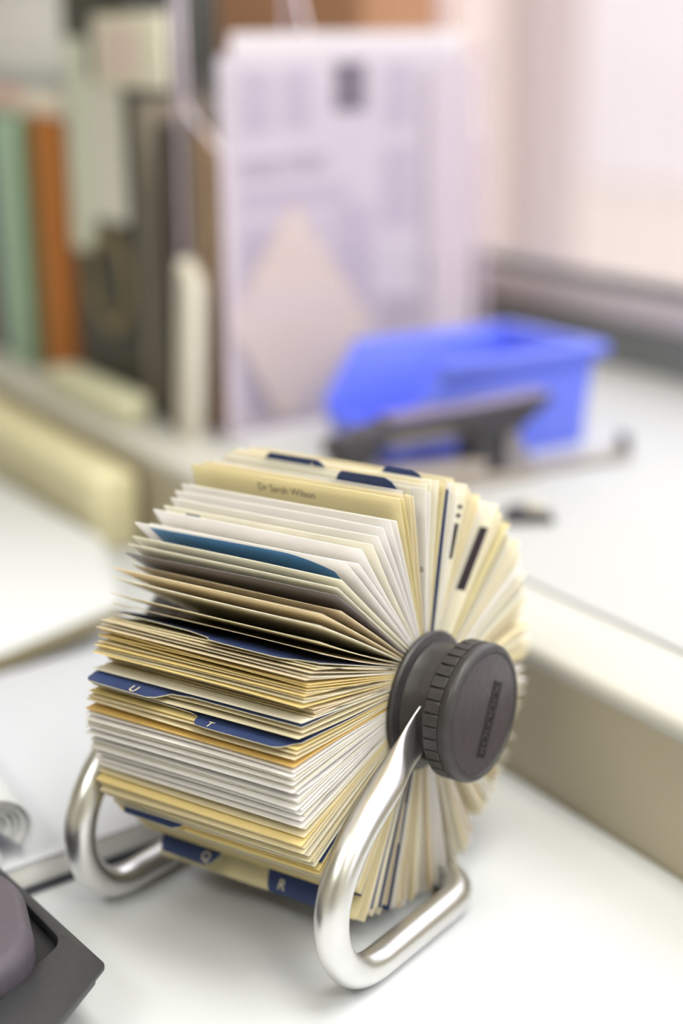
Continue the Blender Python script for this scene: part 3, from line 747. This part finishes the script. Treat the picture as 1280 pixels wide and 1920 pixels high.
for k in range(4):
    o = box('sheet', (k*.55, .0, 0), (k*.55+.4, 1.2, 12.6-k*.4), mat('paper_offwhite', (216, 210, 196), .75, var=.03), pl, bevel=.03)
    for v in o.data.vertices: v.co.x += .10*v.co.z
# low pad in front of the file
prism('cream_pad', [(0, 0)]*0 or [(-16, 0), (-1.5, 0), (-.4, .5), (0, 1.5), (-.5, 2.6), (-1.6, 3.0), (-16, 3.0)], 0, 2.0, mat('pad_sage', (206, 204, 176), .6, var=.03), bevel=.5, seg=3)
o = bpy.data.objects['cream_pad']; o.location = W(-50.2, 1.0, LZ)*S; o.rotation_euler = (0, 0, LROT); tag(o, 'low pale sage pad lying at the ledge front below the black file', 'pad')
# papers lying on the books
pt = lroot('paper_stack', -79, 4.5, 28.2, 'cream and pink papers lying flat on top of the books', 'papers')
box('sheet_bundle', (-12, 0, 0), (10.5, 15, 1.9), mat('paper_blush', (234, 222, 208), .75, var=.04), pt, bevel=.1)
box('sheet_bundle', (-12, .6, 1.9), (9.6, 15, 3.2), mat('paper_bluegrey', (182, 188, 192), .75, var=.03), pt, bevel=.1)
box('note_pad', (-3.5, -.35, .9), (0.5, .0, 2.2), mat('pad_pink', (226, 176, 172), .75, var=.03), pt, bevel=.06)
bx = lroot('storage_box', -84, 12, 31.4, 'pale grey box resting on the papers above the books', 'box')
box('body', (-14, -6, 0), (14.5, 5, 8), mat('box_pale', (242, 240, 240), .7, var=.02), bx, bevel=.2)
box('lid', (-14.3, -6.3, 6.2), (14.8, 5.3, 8.3), mat('box_pale', (242, 240, 240), .7), bx, bevel=.2)

# ================================================================== things on the desk
# white slabs at the left
M_pad = mat('white_card_cover', (196, 198, 206), .6, var=.01, scale=8, spec=.3)
M_pages = mat('pad_pages', (232, 232, 232), .7, var=.03, scale=60, stretch=(1, 1, 30))
pd = empty('writing_pad', (-16.0, 3.4, 0), R_(-16), 'thick white pad lying on the desk beside the tube stand', 'pad')
box('backing', (-10.4, -12.9, 0), (9.6, 14, .18), M_gasket, pd, bevel=.03)
box('page_block', (-10.4, -12.9, .32), (9.4, 14, 1.35), M_pages, pd, bevel=.05)
box('cover', (-10.4, -13.0, 1.35), (9.5, 14, 1.5), M_pad, pd, bevel=.05)
box('spacer', (-10.4, -12.0, .18), (8.9, 13.8, .32), M_groove, pd)
bo = empty('white_board', (-26.7, 12, 0), 0, 'large white board lying flat against the ledge at the left', 'board')
def bpoly(z0, z1, g=0.):
    return [(-g, -14), (-g, 5.2), (-9.9, 14.4), (-34, 24.3), (-34, -14)]
prism('panel', bpoly(0, 1), 1.55, 2.15, mat('board_white', (206, 208, 210), .55, var=.01, spec=.3), bo, bevel=.08)
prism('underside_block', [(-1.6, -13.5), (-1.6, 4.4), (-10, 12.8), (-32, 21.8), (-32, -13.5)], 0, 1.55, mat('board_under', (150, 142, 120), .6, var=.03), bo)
box('edge_shade', (-.02, -14.0, 1.3), (.12, 5.2, 2.12), mat('board_edge_shade', (140, 130, 104), .6, var=.03), bo)  # taupe strip: shade on the board's side face put into the colour
box('front_lip', (-34, -14.0, 2.15), (-.1, -4.6, 2.22), mat('board_white', (206, 208, 210)), bo)
# rolled paper
rl = empty('rolled_magazine', (-10.2, -8.9, 1.5), R_(152), 'loosely rolled magazine end with curling white pages at the lower left', 'magazine')
for k in range(6):
    r0 = 1.5-.24*k; V = []; F = []; n = 44; tot = 1.8
    for i in range(n+1):
        a = -math.pi*.55 + tot*math.pi*i/n; rr = r0 - .12*i/n
        for x in (0, 22):
            for d in (0, .10): V.append((x*1.0+(.10*k if x == 0 else 0), (rr-d)*math.cos(a)*1.15, 1.52+(rr-d)*math.sin(a)))
    for i in range(n):
        a = i*4; b = a+4
        F += [(a, b, b+2, a+2), (a+1, a+3, b+3, b+1), (a, a+1, b+1, b), (a+2, b+2, b+3, a+3)]
    F += [(0, 2, 3, 1), (4*n, 4*n+1, 4*n+3, 4*n+2)]
    obj('page', V, F, mat('magazine_page' if k % 2 else 'magazine_page_b', (226, 226, 230) if k % 2 else (206, 209, 214), .55, var=.03, scale=40), rl, smooth=True)
# telephone base corner
ph = empty('telephone', (-3, -17, 0), 0, 'dark grey desk telephone with its handset at the lower left corner', 'telephone')
M_ph = mat('phone_grey', (58, 58, 62), .42, var=.08, scale=300, bump=.12)
M_ph2 = mat('phone_well', (34, 34, 40), .35, var=.08, scale=300)
M_ph3 = mat('phone_handset', (88, 82, 92), .45, var=.06, scale=300, bump=.12)
O = Vector((3, 17))
def pp(*pts): return [tuple(Vector(p)+O) for p in pts]
def rnd(poly, r, seg=6):
    out = []; n = len(poly)
    for i in range(n):
        p = Vector(poly[i]); a = (Vector(poly[i-1])-p).normalized(); b = (Vector(poly[(i+1) % n])-p).normalized()
        for k in range(seg+1):
            t = k/seg; q0 = p+a*r; q1 = p+b*r
            out.append(tuple((1-t)**2*q0 + 2*t*(1-t)*p + t*t*q1))
    return out
outer = pp((-14.5, -8.4), (-8.5, -10.3), (-.1, -13.3), (1.15, -17.1), (2.4, -21.5), (-8, -27), (-19, -16))
cen = sum((Vector(p) for p in outer), Vector((0, 0)))/len(outer)
prism('body', rnd([tuple(cen+(Vector(p)-cen)*.95) for p in outer], .2), 1.75, 2.1, M_ph, ph, bevel=.05)
prism('foot_plate', rnd(pp((-13.4, -11.2), (-5.4, -14.0), (-3.4, -17.0), (-2, -21.0), (-8, -25), (-17, -17)), .3), 0, 1.76, M_groove, ph)
inner = pp((-13.8, -8.8), (-8.3, -10.7), (-2.45, -13.05), (-1.75, -16.3), (-.8, -20.0), (-8, -25), (-17.5, -16))
# raised rim around the well
bm = bmesh.new(); ro = rnd(outer, .16); ri = rnd(inner, .7)
lo = [bm.verts.new((*p, 2.34)) for p in ro]; hi = [bm.verts.new((*p, 2.6)) for p in ro]; hi2 = [bm.verts.new((*p, 2.6)) for p in ri]; lo2 = [bm.verts.new((*p, 2.05)) for p in ri]
n = len(ro)
for A_, B_ in ((lo, hi), (hi, hi2), (hi2, lo2), (lo2, lo)):
    for i in range(n): bm.faces.new((A_[i], A_[(i+1) % n], B_[(i+1) % n], B_[i]))
bm_obj('rim', bm, M_ph, ph, bevel=.06)
prism('well', rnd(inner, .7), 2.09, 2.16, M_ph2, ph)
prism('handset', rnd(pp((-12.8, -10.8), (-5.2, -12.2), (-1.7, -15.0), (-1.5, -18.6), (-6.5, -23), (-15.5, -17)), 1.1), 2.16, 3.8, M_ph3, ph, bevel=.55, seg=4)
